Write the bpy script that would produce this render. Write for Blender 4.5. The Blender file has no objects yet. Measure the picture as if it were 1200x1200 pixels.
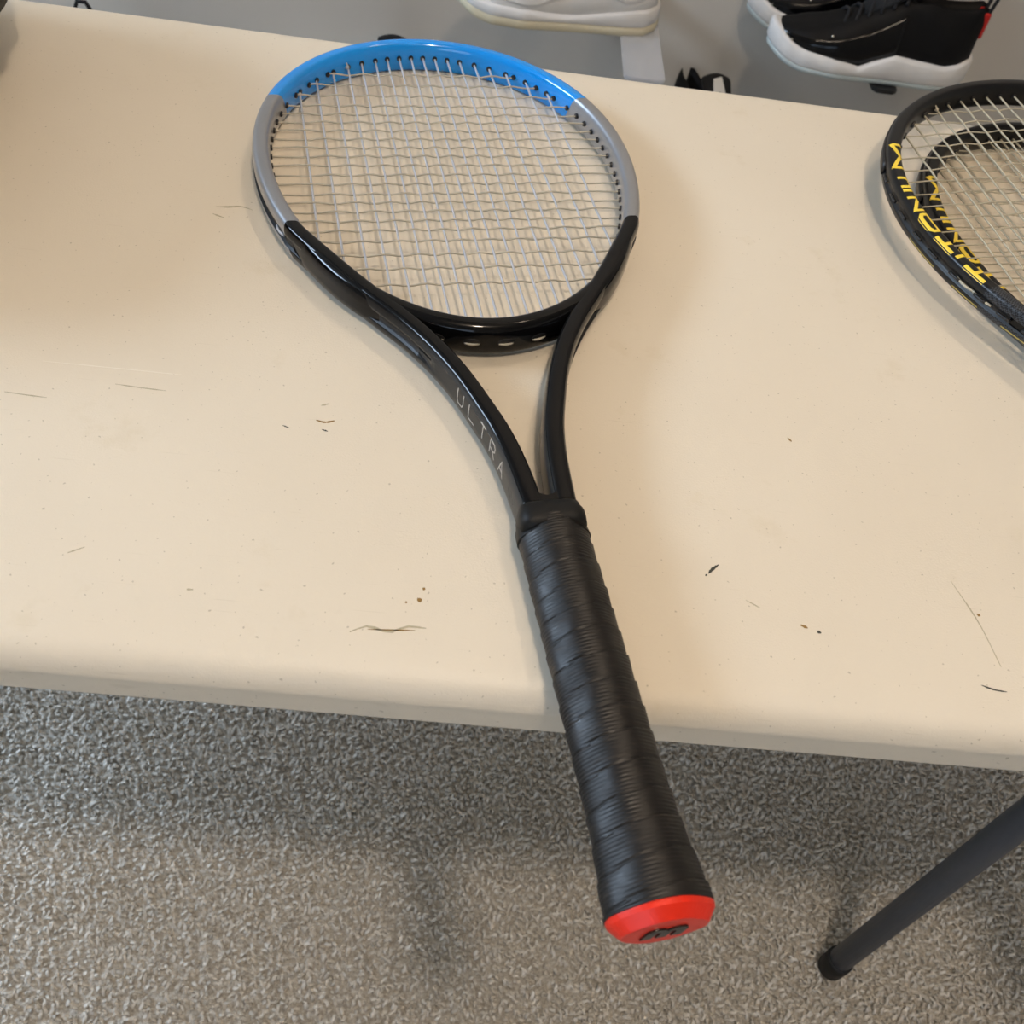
import bpy, bmesh, math, random
import numpy as np
from mathutils import Vector, Matrix
random.seed(7); rng = np.random.default_rng(7)
S = bpy.context.scene; C = S.collection; PI = math.pi

# ------------------------------------------------------------ camera
FPX = 1169.3
cam_d = bpy.data.cameras.new('camera'); cam = bpy.data.objects.new('camera', cam_d); C.objects.link(cam)
yaw, pit, rol = .111958, .872585, .185130
fw = Vector((math.sin(yaw)*math.cos(pit), math.cos(yaw)*math.cos(pit), -math.sin(pit)))
rt = Vector((math.cos(yaw), -math.sin(yaw), 0)); up = rt.cross(fw)
r2 = math.cos(rol)*rt + math.sin(rol)*up; u2 = -math.sin(rol)*rt + math.cos(rol)*up
M = Matrix((r2, u2, -fw)).transposed().to_4x4(); M.translation = Vector((0, -.22998, .39840)); cam.matrix_world = M
cam_d.sensor_width = 36; cam_d.lens = 36*FPX/1200; cam_d.clip_start = .02
cam_d.dof.use_dof = True; cam_d.dof.focus_distance = .60; cam_d.dof.aperture_fstop = 17
S.camera = cam
# ------------------------------------------------------------ colour management, world, lights
S.view_settings.view_transform = 'Standard'; S.view_settings.look = 'None'
S.view_settings.gamma = 1; S.view_settings.use_curve_mapping = False; S.view_settings.exposure = 0.0
w = bpy.data.worlds.new('world'); S.world = w; w.use_nodes = True
w.node_tree.nodes['Background'].inputs[0].default_value = (.62, .76, 1, 1)
w.node_tree.nodes['Background'].inputs[1].default_value = 1.0
def light(name, kind, loc, target, energy, color, **kw):
    d = bpy.data.lights.new(name, kind); d.energy = energy; d.color = color
    for k, v in kw.items(): setattr(d, k, v)
    o = bpy.data.objects.new(name, d); C.objects.link(o); o.location = loc
    o.rotation_euler = (Vector(target)-Vector(loc)).to_track_quat('-Z', 'Y').to_euler(); return o
# daylight entering through the window in the left wall
light('window_daylight', 'AREA', (-2.93, .55, 1.32), (.1, .25, 0), 72, (.62, .79, 1), shape='RECTANGLE', size=1.10, size_y=.62)
# added cool fill light, set at an invented window behind the photographer
light('added_rear_fill', 'AREA', (-.35, -2.52, .45), (.1, .6, -.2), 8.5, (.62, .78, 1), shape='RECTANGLE', size=1.3, size_y=1.0)
# two warm bulbs of the ceiling fittings
light('ceiling_bulb_rear', 'POINT', (.50, .80, 1.60), (0, 0, 0), 13.5, (1, .80, .60), shadow_soft_size=.045)
light('ceiling_bulb_front', 'POINT', (.20, -.47, 1.60), (0, 0, 0), 38, (1, .83, .66), shadow_soft_size=.07)

# ------------------------------------------------------------ helpers
def tagp(o, label=None, cat=None, group=None, kind=None):
    if label: o['label'] = label
    if cat: o['category'] = cat
    if group: o['group'] = group
    if kind: o['kind'] = kind
    return o
def empty(name, loc=(0, 0, 0), rot=(0, 0, 0)):
    o = bpy.data.objects.new(name, None); C.objects.link(o); o.location = loc; o.rotation_euler = rot; o.empty_display_size = .05; return o
def mesh(name, verts, faces, mat=None, parent=None, smooth=True, mats=None, fm=None):
    me = bpy.data.meshes.new(name); me.from_pydata([tuple(v) for v in verts], [], [tuple(f) for f in faces])
    for m in (mats or ([mat] if mat else [])): me.materials.append(m)
    if fm is not None: me.polygons.foreach_set('material_index', fm)
    if smooth: me.polygons.foreach_set('use_smooth', [True]*len(me.polygons))
    me.update(); o = bpy.data.objects.new(name, me); C.objects.link(o)
    if parent: o.parent = parent
    return o
def fixn(o):
    bm = bmesh.new(); bm.from_mesh(o.data); bmesh.ops.recalc_face_normals(bm, faces=bm.faces); bm.to_mesh(o.data); bm.free(); return o
def bmobj(name, bm, mat, parent=None, smooth=False):
    me = bpy.data.meshes.new(name); bmesh.ops.recalc_face_normals(bm, faces=bm.faces); bm.to_mesh(me); bm.free()
    if mat: me.materials.append(mat)
    if smooth: me.polygons.foreach_set('use_smooth', [True]*len(me.polygons))
    o = bpy.data.objects.new(name, me); C.objects.link(o)
    if parent: o.parent = parent
    return o
def box(name, lo, hi, mat, parent=None, bevel=0):
    bm = bmesh.new(); bmesh.ops.create_cube(bm, size=1)
    for v in bm.verts: v.co = Vector([lo[i]+(v.co[i]+.5)*(hi[i]-lo[i]) for i in range(3)])
    if bevel: bmesh.ops.bevel(bm, geom=bm.edges[:], offset=bevel, segments=3, affect='EDGES', profile=.5)
    return bmobj(name, bm, mat, parent)
def grid_faces(n, m, close_n=False, close_m=True, base=0):
    F = []
    for i in range(n if close_n else n-1):
        for j in range(m if close_m else m-1):
            a = i*m+j; b = i*m+(j+1) % m; c = ((i+1) % n)*m+(j+1) % m; d = ((i+1) % n)*m+j
            F.append((base+a, base+b, base+c, base+d))
    return F
def tube(pts, r, k=8, cap=True):
    """tube along polyline, r number or list -> verts, faces"""
    pts = [Vector(p) for p in pts]; n = len(pts); V = []; ref = None
    for i, p in enumerate(pts):
        t = (pts[min(i+1, n-1)]-pts[max(i-1, 0)]).normalized()
        if ref is None: ref = t.orthogonal().normalized()
        ref = (ref-t*ref.dot(t)).normalized(); b = t.cross(ref)
        rr = r[i] if isinstance(r, (list, tuple)) else r
        for j in range(k):
            a = 2*PI*j/k; V.append(p+ref*math.cos(a)*rr+b*math.sin(a)*rr)
    F = grid_faces(n, k)
    if cap: F.append(tuple(range(k))[::-1]); F.append(tuple((n-1)*k+j for j in range(k)))
    return V, F
def tube_obj(name, pts, r, mat, parent=None, k=8):
    V, F = tube(pts, r, k); return fixn(mesh(name, V, F, mat, parent))
def catmull(P, n):
    P = np.array(P, float); Q = np.vstack([2*P[0]-P[1], P, 2*P[-1]-P[-2]]); out = []
    seg = len(P)-1; m = 24
    for i in range(seg):
        p0, p1, p2, p3 = Q[i:i+4]
        for t in np.linspace(0, 1, m, endpoint=False):
            out.append(.5*((2*p1)+(p2-p0)*t+(2*p0-5*p1+4*p2-p3)*t*t+(3*p1-p0-3*p2+p3)*t**3))
    out.append(P[-1]); out = np.array(out)
    L = np.concatenate([[0], np.cumsum(np.linalg.norm(np.diff(out, axis=0), axis=1))]); s = np.linspace(0, L[-1], n)
    return np.stack([np.interp(s, L, out[:, k]) for k in range(out.shape[1])], 1)

# ------------------------------------------------------------ materials
def srgb(h):
    h = h.lstrip('#'); c = [int(h[i:i+2], 16)/255 for i in (0, 2, 4)]
    return tuple((x/12.92 if x <= .04045 else ((x+.055)/1.055)**2.4) for x in c)+(1,)
class NT:
    def __init__(s, name):
        s.m = bpy.data.materials.new(name); s.m.use_nodes = True; s.t = s.m.node_tree; s.N = s.t.nodes; s.b = s.N['Principled BSDF']
    def n(s, kind, **kw):
        x = s.N.new('ShaderNode'+kind)
        for k, v in kw.items():
            if k.startswith('i_'):
                key = k[2:]; key = int(key) if key.isdigit() else key.replace('_', ' ')
                x.inputs[key].default_value = v
            else: setattr(x, k, v)
        return x
    def l(s, a, b): s.t.links.new(a, b)
    def mix(s, fac, a, b):
        x = s.N.new('ShaderNodeMix'); x.data_type = 'RGBA'
        for i, v in ((0, fac), (6, a), (7, b)):
            if hasattr(v, 'links'): s.l(v, x.inputs[i])
            else: x.inputs[i].default_value = v
        return x.outputs[2]
    def math(s, op, a, b=0, c=0):
        x = s.N.new('ShaderNodeMath'); x.operation = op
        for i, v in enumerate((a, b, c)):
            if hasattr(v, 'links'): s.l(v, x.inputs[i])
            else: x.inputs[i].default_value = v
        return x.outputs[0]
    def ramp(s, fac, stops):
        x = s.N.new('ShaderNodeValToRGB'); e = x.color_ramp.elements
        while len(e) < len(stops): e.new(.5)
        for k, (p, c) in enumerate(stops): e[k].position = p; e[k].color = c
        s.l(fac, x.inputs[0]); return x.outputs[0]
    def noise(s, scale, detail=3, vec=None, rough=.5):
        x = s.n('TexNoise', i_Scale=scale, i_Detail=detail, i_Roughness=rough)
        if vec is not None: s.l(vec, x.inputs['Vector'])
        return x.outputs[0]
    def obj(s): return s.n('TexCoord').outputs['Object']
    def scale(s, vec, sc):
        x = s.n('Mapping'); s.l(vec, x.inputs[0]); x.inputs['Scale'].default_value = sc; return x.outputs[0]
    def bump(s, h, strength, dist):
        x = s.n('Bump', i_Strength=strength, i_Distance=dist); s.l(h, x.inputs['Height']); s.l(x.outputs[0], s.b.inputs['Normal']); return x
    def set(s, **kw):
        for k, v in kw.items():
            key = k.replace('_', ' '); i = s.b.inputs[key]
            if hasattr(v, 'links'): s.l(v, i)
            else: i.default_value = v
        return s
def simple(name, col, rough=.5, metal=0, coat=0, spec=.5, var=.06, sc=60, bump=0, bd=.0003):
    t = NT(name); c = srgb(col) if isinstance(col, str) else col
    nz = t.noise(sc, 3, t.obj())
    lo = tuple(x*(1-var) for x in c[:3])+(1,); hi = tuple(min(1, x*(1+var)) for x in c[:3])+(1,)
    t.set(Base_Color=t.mix(nz, lo, hi), Roughness=rough, Metallic=metal, Coat_Weight=coat, Specular_IOR_Level=spec)
    if bump: t.bump(t.noise(sc*6, 2, t.obj()), bump, bd)
    return t.m

def m_table():
    t = NT('table_plastic'); o = t.obj()
    base = t.ramp(t.noise(3, 4, o), [(.3, srgb('#dcd1be')), (.7, srgb('#e6dcca'))])
    sp = t.noise(420, 1, o); spots = t.ramp(sp, [(.225, (0, 0, 0, 1)), (.27, (1, 1, 1, 1))])
    c = t.mix(t.math('ADD', .45, t.math('MULTIPLY', spots, .55)), srgb('#9c9079'), base)
    st = t.ramp(t.noise(13, 5, o, .7), [(.60, (0, 0, 0, 1)), (.78, (1, 1, 1, 1))])
    c = t.mix(t.math('MULTIPLY', st, .35), c, srgb('#c4b491'))
    # fine long scratches
    sv = t.scale(o, (4, 160, 1)); sc = t.ramp(t.noise(6, 2, sv), [(.70, (0, 0, 0, 1)), (.74, (1, 1, 1, 1))])
    c = t.mix(t.math('MULTIPLY', sc, .18), c, srgb('#b5a88e'))
    t.set(Base_Color=c, Roughness=.46, Specular_IOR_Level=.4)
    h = t.math('ADD', t.noise(900, 2, o), t.math('MULTIPLY', t.noise(55, 3, o), .7))
    t.bump(h, .22, .0006); return t.m
def m_carpet(name, use_attr=False):
    t = NT(name); o = t.n('NewGeometry').outputs['Position']
    if use_attr:
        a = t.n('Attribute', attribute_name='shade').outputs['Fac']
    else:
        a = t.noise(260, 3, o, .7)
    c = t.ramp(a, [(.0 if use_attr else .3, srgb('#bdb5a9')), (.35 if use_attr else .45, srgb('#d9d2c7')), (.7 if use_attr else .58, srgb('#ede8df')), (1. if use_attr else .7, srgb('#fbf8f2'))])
    t.set(Base_Color=c, Roughness=1, Specular_IOR_Level=.0)
    if not use_attr: t.bump(t.noise(300, 3, o, .7), .9, .006)
    return t.m
def m_wall():
    t = NT('wall_paint'); o = t.n('NewGeometry').outputs['Position']
    c = t.ramp(t.noise(2.2, 4, o), [(.3, srgb('#b9b5ae')), (.7, srgb('#c6c2bb'))])
    t.set(Base_Color=c, Roughness=.6, Specular_IOR_Level=.3); t.bump(t.noise(160, 3, o), .18, .0012); return t.m
def m_frame_ultra():
    t = NT('lacquer_blue_silver_black'); o = t.obj(); s = t.n('SeparateXYZ'); t.l(o, s.inputs[0])
    yy = t.math('ADD', s.outputs[1], t.math('MULTIPLY', s.outputs[2], -.55))
    sil = t.math('GREATER_THAN', yy, .4345); blu = t.math('GREATER_THAN', t.math('ADD', s.outputs[1], t.math('MULTIPLY', s.outputs[2], .35)), .597)
    fl = t.noise(2500, 1, o); silc = t.mix(fl, srgb('#8f9196'), srgb('#b9bbc0'))
    blc = t.mix(t.noise(30, 2, o), srgb('#0c8be6'), srgb('#1398f4'))
    # charcoal flanks on the shaft: print that fades towards the shoulder
    fl2 = t.n('MapRange'); t.l(s.outputs[1], fl2.inputs[0]); fl2.inputs[1].default_value = .36; fl2.inputs[2].default_value = .23; fl2.clamp = True
    flank = t.math('MULTIPLY', fl2.outputs[0], t.math('LESS_THAN', t.math('ABSOLUTE', s.outputs[2]), .0098))
    blk = t.mix(flank, (.004, .004, .0045, 1), (.035, .034, .032, 1))
    c = t.mix(sil, blk, silc); c = t.mix(blu, c, blc)
    rough = t.math('ADD', t.math('ADD', .09, t.math('MULTIPLY', flank, .22)), t.math('MULTIPLY', t.math('SUBTRACT', sil, blu), .26))
    met = t.math('MULTIPLY', t.math('SUBTRACT', sil, blu), .75)
    t.set(Base_Color=c, Roughness=rough, Metallic=met, Coat_Weight=t.math('MULTIPLY', sil, .3), Coat_Roughness=.06, Specular_IOR_Level=t.math('ADD', .22, t.math('MULTIPLY', sil, .25))); return t.m
def m_frame_black():
    t = NT('lacquer_black_carbon'); o = t.obj(); ck = t.n('TexChecker', i_Scale=900); t.l(o, ck.inputs[0])
    s = t.n('SeparateXYZ'); t.l(o, s.inputs[0])
    low = t.math('LESS_THAN', s.outputs[1], .44); fac = t.math('MULTIPLY', low, ck.outputs['Fac'])
    t.set(Base_Color=t.mix(fac, (.008, .008, .009, 1), (.05, .056, .066, 1)), Roughness=.3, Specular_IOR_Level=.28); return t.m
def m_grip():
    t = NT('overgrip_black'); o = t.obj()
    mp = t.n('Mapping'); t.l(o, mp.inputs[0]); mp.inputs['Rotation'].default_value = (0, 0, -.22); mp.inputs['Scale'].default_value = (55, 380, 55); n1 = t.noise(1, 4, mp.outputs[0], .6); v2 = t.scale(o, (90, 130, 90)); n2 = t.noise(1, 3, v2)
    c = t.ramp(n1, [(.3, srgb('#0f0d0c')), (.6, srgb('#181412')), (.85, srgb('#3c352d'))])
    t.set(Base_Color=c, Roughness=t.ramp(n2, [(.3, (.36,)*3+(1,)), (.7, (.55,)*3+(1,))]), Specular_IOR_Level=.42)
    t.bump(t.math('ADD', n1, t.math('MULTIPLY', n2, 1.5)), .38, .0005); return t.m
def m_acrylic():
    t = NT('clear_acrylic'); t.set(Base_Color=(.95, .96, 1, 1), Roughness=.12, Transmission_Weight=.75, IOR=1.49); return t.m

MT = dict(table=m_table(), carpet=m_carpet('carpet_base'), pile=m_carpet('carpet_yarn', True), wall=m_wall(),
    ultra=m_frame_ultra(), carbon=m_frame_black(), grip=m_grip(), acrylic=m_acrylic(),
    gloss_black=simple('lacquer_black', (.003, .003, .0035, 1), .08, spec=.25),
    plastic_black=simple('plastic_black', '#151517', .42),
    string_silver=simple('string_silver', '#b4b7be', .30, spec=.6, var=.1, sc=400),
    string_cross=simple('string_natural', '#b3ad9d', .35, spec=.6, var=.1, sc=400),
    string_tan=simple('string_tan', '#b9b09a', .4, spec=.5, var=.1, sc=400),
    silver_print=simple('silver_print', '#b8b2aa', .4, metal=.2),
    faint_print=simple('faint_print', '#55524f', .45),
    yellow_print=simple('yellow_print', '#f5d542', .42, var=.05),
    pale_yellow=simple('pale_yellow_print', '#b8a458', .5),
    red=simple('butt_cap_red', '#e22c14', .34, spec=.4, var=.05), logo=simple('logo_black', '#171714', .25),
    rubber=simple('rubber_collar', '#0e0d0c', .55, spec=.3), leg=simple('powder_coated_steel', '#4a4f58', .45, spec=.4, sc=200),
    foot=simple('foot_rubber', '#0c0c0c', .6), white_leather=simple('white_leather', '#dcdbd9', .5, bump=.15),
    white_sole=simple('white_rubber', '#dad8d6', .55, bump=.1), cream_sole=simple('yellowed_rubber', '#cfc6ac', .6),
    black_leather=simple('black_nubuck', '#08080a', .6, spec=.2, bump=.3), black_patent=simple('black_patent', '#060608', .15, spec=.3),
    black_mesh=simple('black_textile', '#121214', .9, bump=.5), lace=simple('lace', '#17171a', .9), white_lace=simple('white_lace', '#dddad4', .9),
    metal=simple('eyelet_metal', '#b9b4a8', .25, metal=1), red_tab=simple('red_tab', '#b3160f', .5), icy=simple('icy_outsole', '#b9c3c3', .3),
    bag=simple('bag_nylon', '#3f403c', .8, bump=.4), bag_trim=simple('bag_webbing', '#2a2a28', .85, bump=.4),
    mark_dark=simple('scuff_dark', '#3a3a32', .7, var=.3, sc=900), mark_grey=simple('scuff_grey', '#b3a98f', .7, var=.25, sc=900), mark_brown=simple('stain_brown', '#8a6a32', .7, var=.25, sc=900),
    scratch=simple('scratch_pale', '#efe7d8', .5), white_trim=simple('white_trim', '#dedcd6', .5), ceiling=simple('ceiling_paint', '#aeaaa3', .8))
gl = NT('window_glass'); gl.set(Base_Color=(1, 1, 1, 1), Roughness=0, Transmission_Weight=1, IOR=1.02); MT['glass'] = gl.m

# ------------------------------------------------------------ setting
FZ = -.74; CZ = 1.75; YB = 1.47; X0, X1, Y0 = -3.0, 2.7, -2.6
floor = tagp(box('floor', (X0-.1, Y0-.1, FZ-.12), (X1+.1, YB+.1, FZ-.009), MT['carpet']), kind='structure')
tagp(box('wall_back', (X0-.1, YB, FZ-.01), (X1+.1, YB+.1, CZ), MT['wall']), kind='structure')
tagp(box('wall_right', (X1, Y0, FZ-.01), (X1+.1, YB, CZ), MT['wall']), kind='structure')
tagp(box('ceiling', (X0-.1, Y0-.1, CZ), (X1+.1, YB+.1, CZ+.08), MT['ceiling']), kind='structure')
# left wall with a window opening
wy0, wy1, wz0, wz1 = -.06, 1.16, .96, 1.68
bm = bmesh.new()
for lo, hi in (((X0-.1, Y0, FZ-.01), (X0, wy0, CZ)), ((X0-.1, wy1, FZ-.01), (X0, YB, CZ)), ((X0-.1, wy0, FZ-.01), (X0, wy1, wz0)), ((X0-.1, wy0, wz1), (X0, wy1, CZ))):
    g = bmesh.ops.create_cube(bm, size=1)
    for v in g['verts']: v.co = Vector([lo[i]+(v.co[i]+.5)*(hi[i]-lo[i]) for i in range(3)])
tagp(bmobj('wall_left', bm, MT['wall']), kind='structure')
wn = tagp(empty('window_1', (X0-.06, 0, 0)), kind='structure')
for lo, hi in (((-.03, wy0, wz0), (.03, wy0+.04, wz1)), ((-.03, wy1-.04, wz0), (.03, wy1, wz1)), ((-.03, wy0+.04, wz0), (.03, wy1-.04, wz0+.04)), ((-.03, wy0+.04, wz1-.04), (.03, wy1-.04, wz1)), ((-.02, wy0+.04, (wz0+wz1)/2-.015), (.02, wy1-.04, (wz0+wz1)/2+.015))):
    box('window_frame', lo, hi, MT['white_trim'], wn, .003)
for z0_, z1_ in ((wz0+.04, (wz0+wz1)/2-.015), ((wz0+wz1)/2+.015, wz1-.04)): box('pane', (-.003, wy0+.04, z0_), (.003, wy1-.04, z1_), MT['glass'], wn)
# front wall (behind the photographer) with a window added for the cool fill light
vx0, vx1, vz0, vz1 = -1.05, .35, -.10, 1.0
bm = bmesh.new()
for lo, hi in (((X0-.1, Y0-.1, FZ-.01), (vx0, Y0, CZ)), ((vx1, Y0-.1, FZ-.01), (X1+.1, Y0, CZ)), ((vx0, Y0-.1, FZ-.01), (vx1, Y0, vz0)), ((vx0, Y0-.1, vz1), (vx1, Y0, CZ))):
    g = bmesh.ops.create_cube(bm, size=1)
    for v in g['verts']: v.co = Vector([lo[i]+(v.co[i]+.5)*(hi[i]-lo[i]) for i in range(3)])
tagp(bmobj('wall_front', bm, MT['wall']), kind='structure')
wn = tagp(empty('added_fill_window', (0, Y0-.06, 0)), kind='structure')
for lo, hi in (((vx0, -.03, vz0), (vx0+.04, .03, vz1)), ((vx1-.04, -.03, vz0), (vx1, .03, vz1)), ((vx0+.04, -.03, vz0), (vx1-.04, .03, vz0+.04)), ((vx0+.04, -.03, vz1-.04), (vx1-.04, .03, vz1)), (((vx0+vx1)/2-.015, -.02, vz0+.04), ((vx0+vx1)/2+.015, .02, vz1-.04))):
    box('window_frame', lo, hi, MT['white_trim'], wn, .003)
for x0_, x1_ in ((vx0+.04, (vx0+vx1)/2-.015), ((vx0+vx1)/2+.015, vx1-.04)): box('pane', (x0_, -.003, vz0+.04), (x1_, .003, vz1-.04), MT['glass'], wn)
tagp(box('baseboard_back', (X0, YB-.014, FZ-.005), (X1, YB, FZ+.10), MT['white_trim'], None, .003), kind='structure')

# carpet pile: tiles of twisted yarn tufts that share one mesh
def pile_tile(size=.5, step=.0060):
    n = int(size/step); gx, gy = np.meshgrid(np.arange(n), np.arange(n)); N = n*n
    x = (gx.ravel()+.5+rng.uniform(-.45, .45, N))*size/n-size/2; y = (gy.ravel()+.5+rng.uniform(-.45, .45, N))*size/n-size/2
    az = rng.uniform(0, 2*PI, N); ln = rng.uniform(.003, .0075, N); h = rng.uniform(.0065, .0115, N); r = rng.uniform(.0014, .0022, N)
    bend = rng.uniform(-1.2, 1.2, N)
    K = 4; V = np.zeros((N, 4*K, 3)); base = np.stack([x, y, np.full(N, -.010)], 1)
    for i, (tt, zz, rr) in enumerate(((0, 0, 1.0), (.25, .6, 1.25), (.7, .95, 1.1), (1.1, .9, .45))):
        a2 = az+bend*tt; c = base+np.stack([np.cos(a2)*ln*tt, np.sin(a2)*ln*tt, h*zz], 1)
        px = np.stack([-np.sin(a2), np.cos(a2), np.zeros(N)], 1)
        if i < 2: q = np.stack([np.cos(a2), np.sin(a2), np.zeros(N)], 1)
        else: q = np.stack([np.zeros(N), np.zeros(N), np.ones(N)], 1) if i == 3 else np.stack([np.cos(a2)*.5, np.sin(a2)*.5, np.full(N, .87)], 1)
        for k in range(4):
            an = PI/4+k*PI/2; V[:, i*4+k] = c+(px*math.cos(an)+q*math.sin(an))*(r*rr)[:, None]
    fl = []
    for i in range(3):
        for k in range(4): fl.append((i*4+k, i*4+(k+1) % 4, (i+1)*4+(k+1) % 4, (i+1)*4+k))
    fl.append((12, 13, 14, 15)); fl = np.array(fl)
    Fa = (fl[None]+(np.arange(N)*16)[:, None, None]).reshape(-1, 4)
    me = bpy.data.meshes.new('carpet_pile'); me.vertices.add(N*16); me.vertices.foreach_set('co', V.reshape(-1))
    me.loops.add(Fa.size); me.loops.foreach_set('vertex_index', Fa.reshape(-1).astype(np.int32))
    me.polygons.add(len(Fa)); me.polygons.foreach_set('loop_start', (np.arange(len(Fa))*4).astype(np.int32)); me.polygons.foreach_set('loop_total', np.full(len(Fa), 4, np.int32))
    me.polygons.foreach_set('use_smooth', np.ones(len(Fa), bool))
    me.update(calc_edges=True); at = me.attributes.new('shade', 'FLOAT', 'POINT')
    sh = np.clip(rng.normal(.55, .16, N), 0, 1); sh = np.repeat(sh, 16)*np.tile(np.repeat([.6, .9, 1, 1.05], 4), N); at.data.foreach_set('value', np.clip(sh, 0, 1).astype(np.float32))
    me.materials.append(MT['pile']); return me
pm = pile_tile()
for i in range(-2, 4):
    for j in range(-1, 3):
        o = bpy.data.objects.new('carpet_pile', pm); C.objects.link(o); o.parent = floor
        o.location = (i*.5+.1, j*.5-.02, FZ); o.rotation_euler = (0, 0, ((i*3+j*5) % 4)*PI/2); o['kind'] = 'stuff'

# ------------------------------------------------------------ folding table
TX0, TX1, TY0, TY1 = -1.12, .70, 0.0, .586
table = tagp(empty('folding_table', (0, 0, 0)), 'off-white plastic folding table with grey steel legs, carrying the rackets', 'table')
prof = [(.050, 0), (.012, 0), (.0065, -.0003), (.0030, -.0011), (-.0005, -.0027), (-.0033, -.0052), (-.0053, -.0085), (-.0064, -.0116), (-.0068, -.0140), (-.0062, -.0158), (-.0052, -.0310), (-.0046, -.0328), (-.0025, -.0332), (.0005, -.032), (.0010, -.020)]
def rrect(inset, R=.035, k=8, seg=26):
    x0, x1, y0, y1 = TX0+inset, TX1-inset, TY0+inset, TY1-inset; r = max(R-inset, .003); P = []
    for cx, cy, a0 in ((x1-r, y0+r, -PI/2), (x1-r, y1-r, 0), (x0+r, y1-r, PI/2), (x0+r, y0+r, PI)):
        for i in range(k+1): a = a0+PI/2*i/k; P.append((cx+r*math.cos(a), cy+r*math.sin(a)))
    return P
V = []; F = []; m = 36
for ins, z in prof: V += [(x, y, z) for x, y in rrect(ins)]
F = grid_faces(len(prof), m); F.append(tuple(range(m))); 
b0 = len(V); 
F.append(tuple((len(prof)-1)*m+j for j in range(m))[::-1])
fixn(mesh('table_top', V, F, MT['table'], table))
TT = bpy.data.objects['table_top']
md = TT.modifiers.new('wn', 'WEIGHTED_NORMAL'); md.keep_sharp = False
def leg(x, y):
    L = tube_obj('leg', [(x, y, -.06), (x, y, -.3), (x-.002, y, -.722)], .0128, MT['leg'], table, 20)
    tube_obj('foot_cap', [(x-.002, y, -.705), (x-.002, y, -.708), (x-.002, y, -.737), (x-.002, y, -.7395)], [.0135, .0152, .0148, .012], MT['foot'], L, 20)
for x in (.487, -.93):
    leg(x, .103); leg(x, .483)
    tube_obj('leg_crossbar', [(x, .116, -.13), (x, .47, -.13)], .011, MT['leg'], table, 12)
    tube_obj('hinge_bar', [(x, .03, -.062), (x, .556, -.062)], .0125, MT['leg'], table, 12)
    tube_obj('locking_brace', [(x, .293, -.135), (x+.10 if x > 0 else x-.10, .293, -.075), (x+.14 if x > 0 else x-.14, .293, -.05)], .008, MT['leg'], table, 10)
    for y in (.06, .526): box('mount_bracket', (x-.02, y-.012, -.080), (x+.02, y+.012, -.035), MT['foot'], table, .003)
def ribbon_mark(name, pts, wd, mat):
    # irregular thin smear lying on the table top
    P = catmull([(p[0], p[1]) for p in pts], 10); V = []
    for i, p in enumerate(P):
        d = P[min(i+1, 9)]-P[max(i-1, 0)]; d = d/(np.hypot(*d)+1e-9); nn = np.array([-d[1], d[0]])
        ww = wd*math.sin(PI*(i+.6)/10.2)**.7*random.uniform(.55, 1.15)
        V += [(p[0]+nn[0]*ww, p[1]+nn[1]*ww, .00012), (p[0]-nn[0]*ww, p[1]-nn[1]*ww, .00012)]
    n = len(V); V += [(x, y, .00001) for x, y, z in V]
    F = [(2*i, 2*i+1, 2*i+3, 2*i+2) for i in range(9)]+[(n+2*i, n+2*i+2, n+2*i+3, n+2*i+1) for i in range(9)]
    F += [(2*i, 2*i+2, n+2*i+2, n+2*i) for i in range(9)]+[(2*i+1, n+2*i+1, n+2*i+3, 2*i+3) for i in range(9)]
    return mesh(name, V, F, mat, table, smooth=False)
for pts, wd, mt in [
    ([(.1393, .0745), (.1417, .0775), (.1452, .0807)], .0011, 'mark_dark'), ([(.1375, .0728), (.1385, .0738)], .0006, 'mark_dark'),
    ([(-.1826, .1648), (-.168, .1640), (-.1549, .1637)], .0005, 'mark_grey'), ([(-.2364, .1504), (-.225, .1497), (-.214, .1493)], .0005, 'mark_grey'),
    ([(-.225, .1766), (-.19, .177), (-.15, .1773)], .00035, 'scratch'),
    ([(-.036, .0205), (-.028, .0245), (-.0183, .0222), (-.010, .0262), (-.001, .0262)], .0008, 'mark_grey'), ([(-.028, .0228), (-.016, .0236), (-.006, .0245)], .0004, 'mark_brown'),
    ([(-.0064, .0412), (-.0045, .0425)], .0014, 'mark_brown'), ([(-.0122, .0396), (-.0112, .0400)], .0008, 'mark_brown'), ([(-.0046, .0484), (-.0033, .0488)], .0009, 'mark_brown'),
    ([(-.071, .165), (-.067, .167)], .0008, 'mark_grey'), ([(-.072, .1535), (-.067, .1525), (-.062, .1545)], .0007, 'mark_brown'), ([(-.089, .147), (-.085, .1455)], .0005, 'mark_dark'), ([(-.068, .147), (-.0645, .146)], .0005, 'mark_dark'),
    ([(-.166, .3371), (-.158, .3385), (-.150, .3405), (-.142, .338)], .0009, 'mark_grey'), ([(-.166, .329), (-.158, .326)], .0007, 'mark_grey'),
    ([(.1835, .0480), (.187, .0465)], .0009, 'mark_brown'), ([(.1915, .0450), (.1935, .0443)], .0009, 'mark_dark'), ([(.1965, .1790), (.1985, .1760)], .0006, 'mark_brown'),
    ([(.2795, .0650), (.2812, .0640)], .0009, 'mark_brown'), ([(.2700, .0225), (.2760, .0205), (.2823, .0199)], .0005, 'mark_dark'),
    ([(.2708, .0850), (.279, .0600), (.2835, .0340)], .0004, 'mark_grey'), ([(-.114, .0357), (-.111, .0360)], .0006, 'mark_grey'), ([(-.173, .0500), (-.166, .0545)], .0004, 'mark_grey'),
    ([(.157, .0600), (.164, .0560)], .0004, 'mark_grey')]:
    ribbon_mark('scuff_mark', pts, wd, MT[mt])

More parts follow.
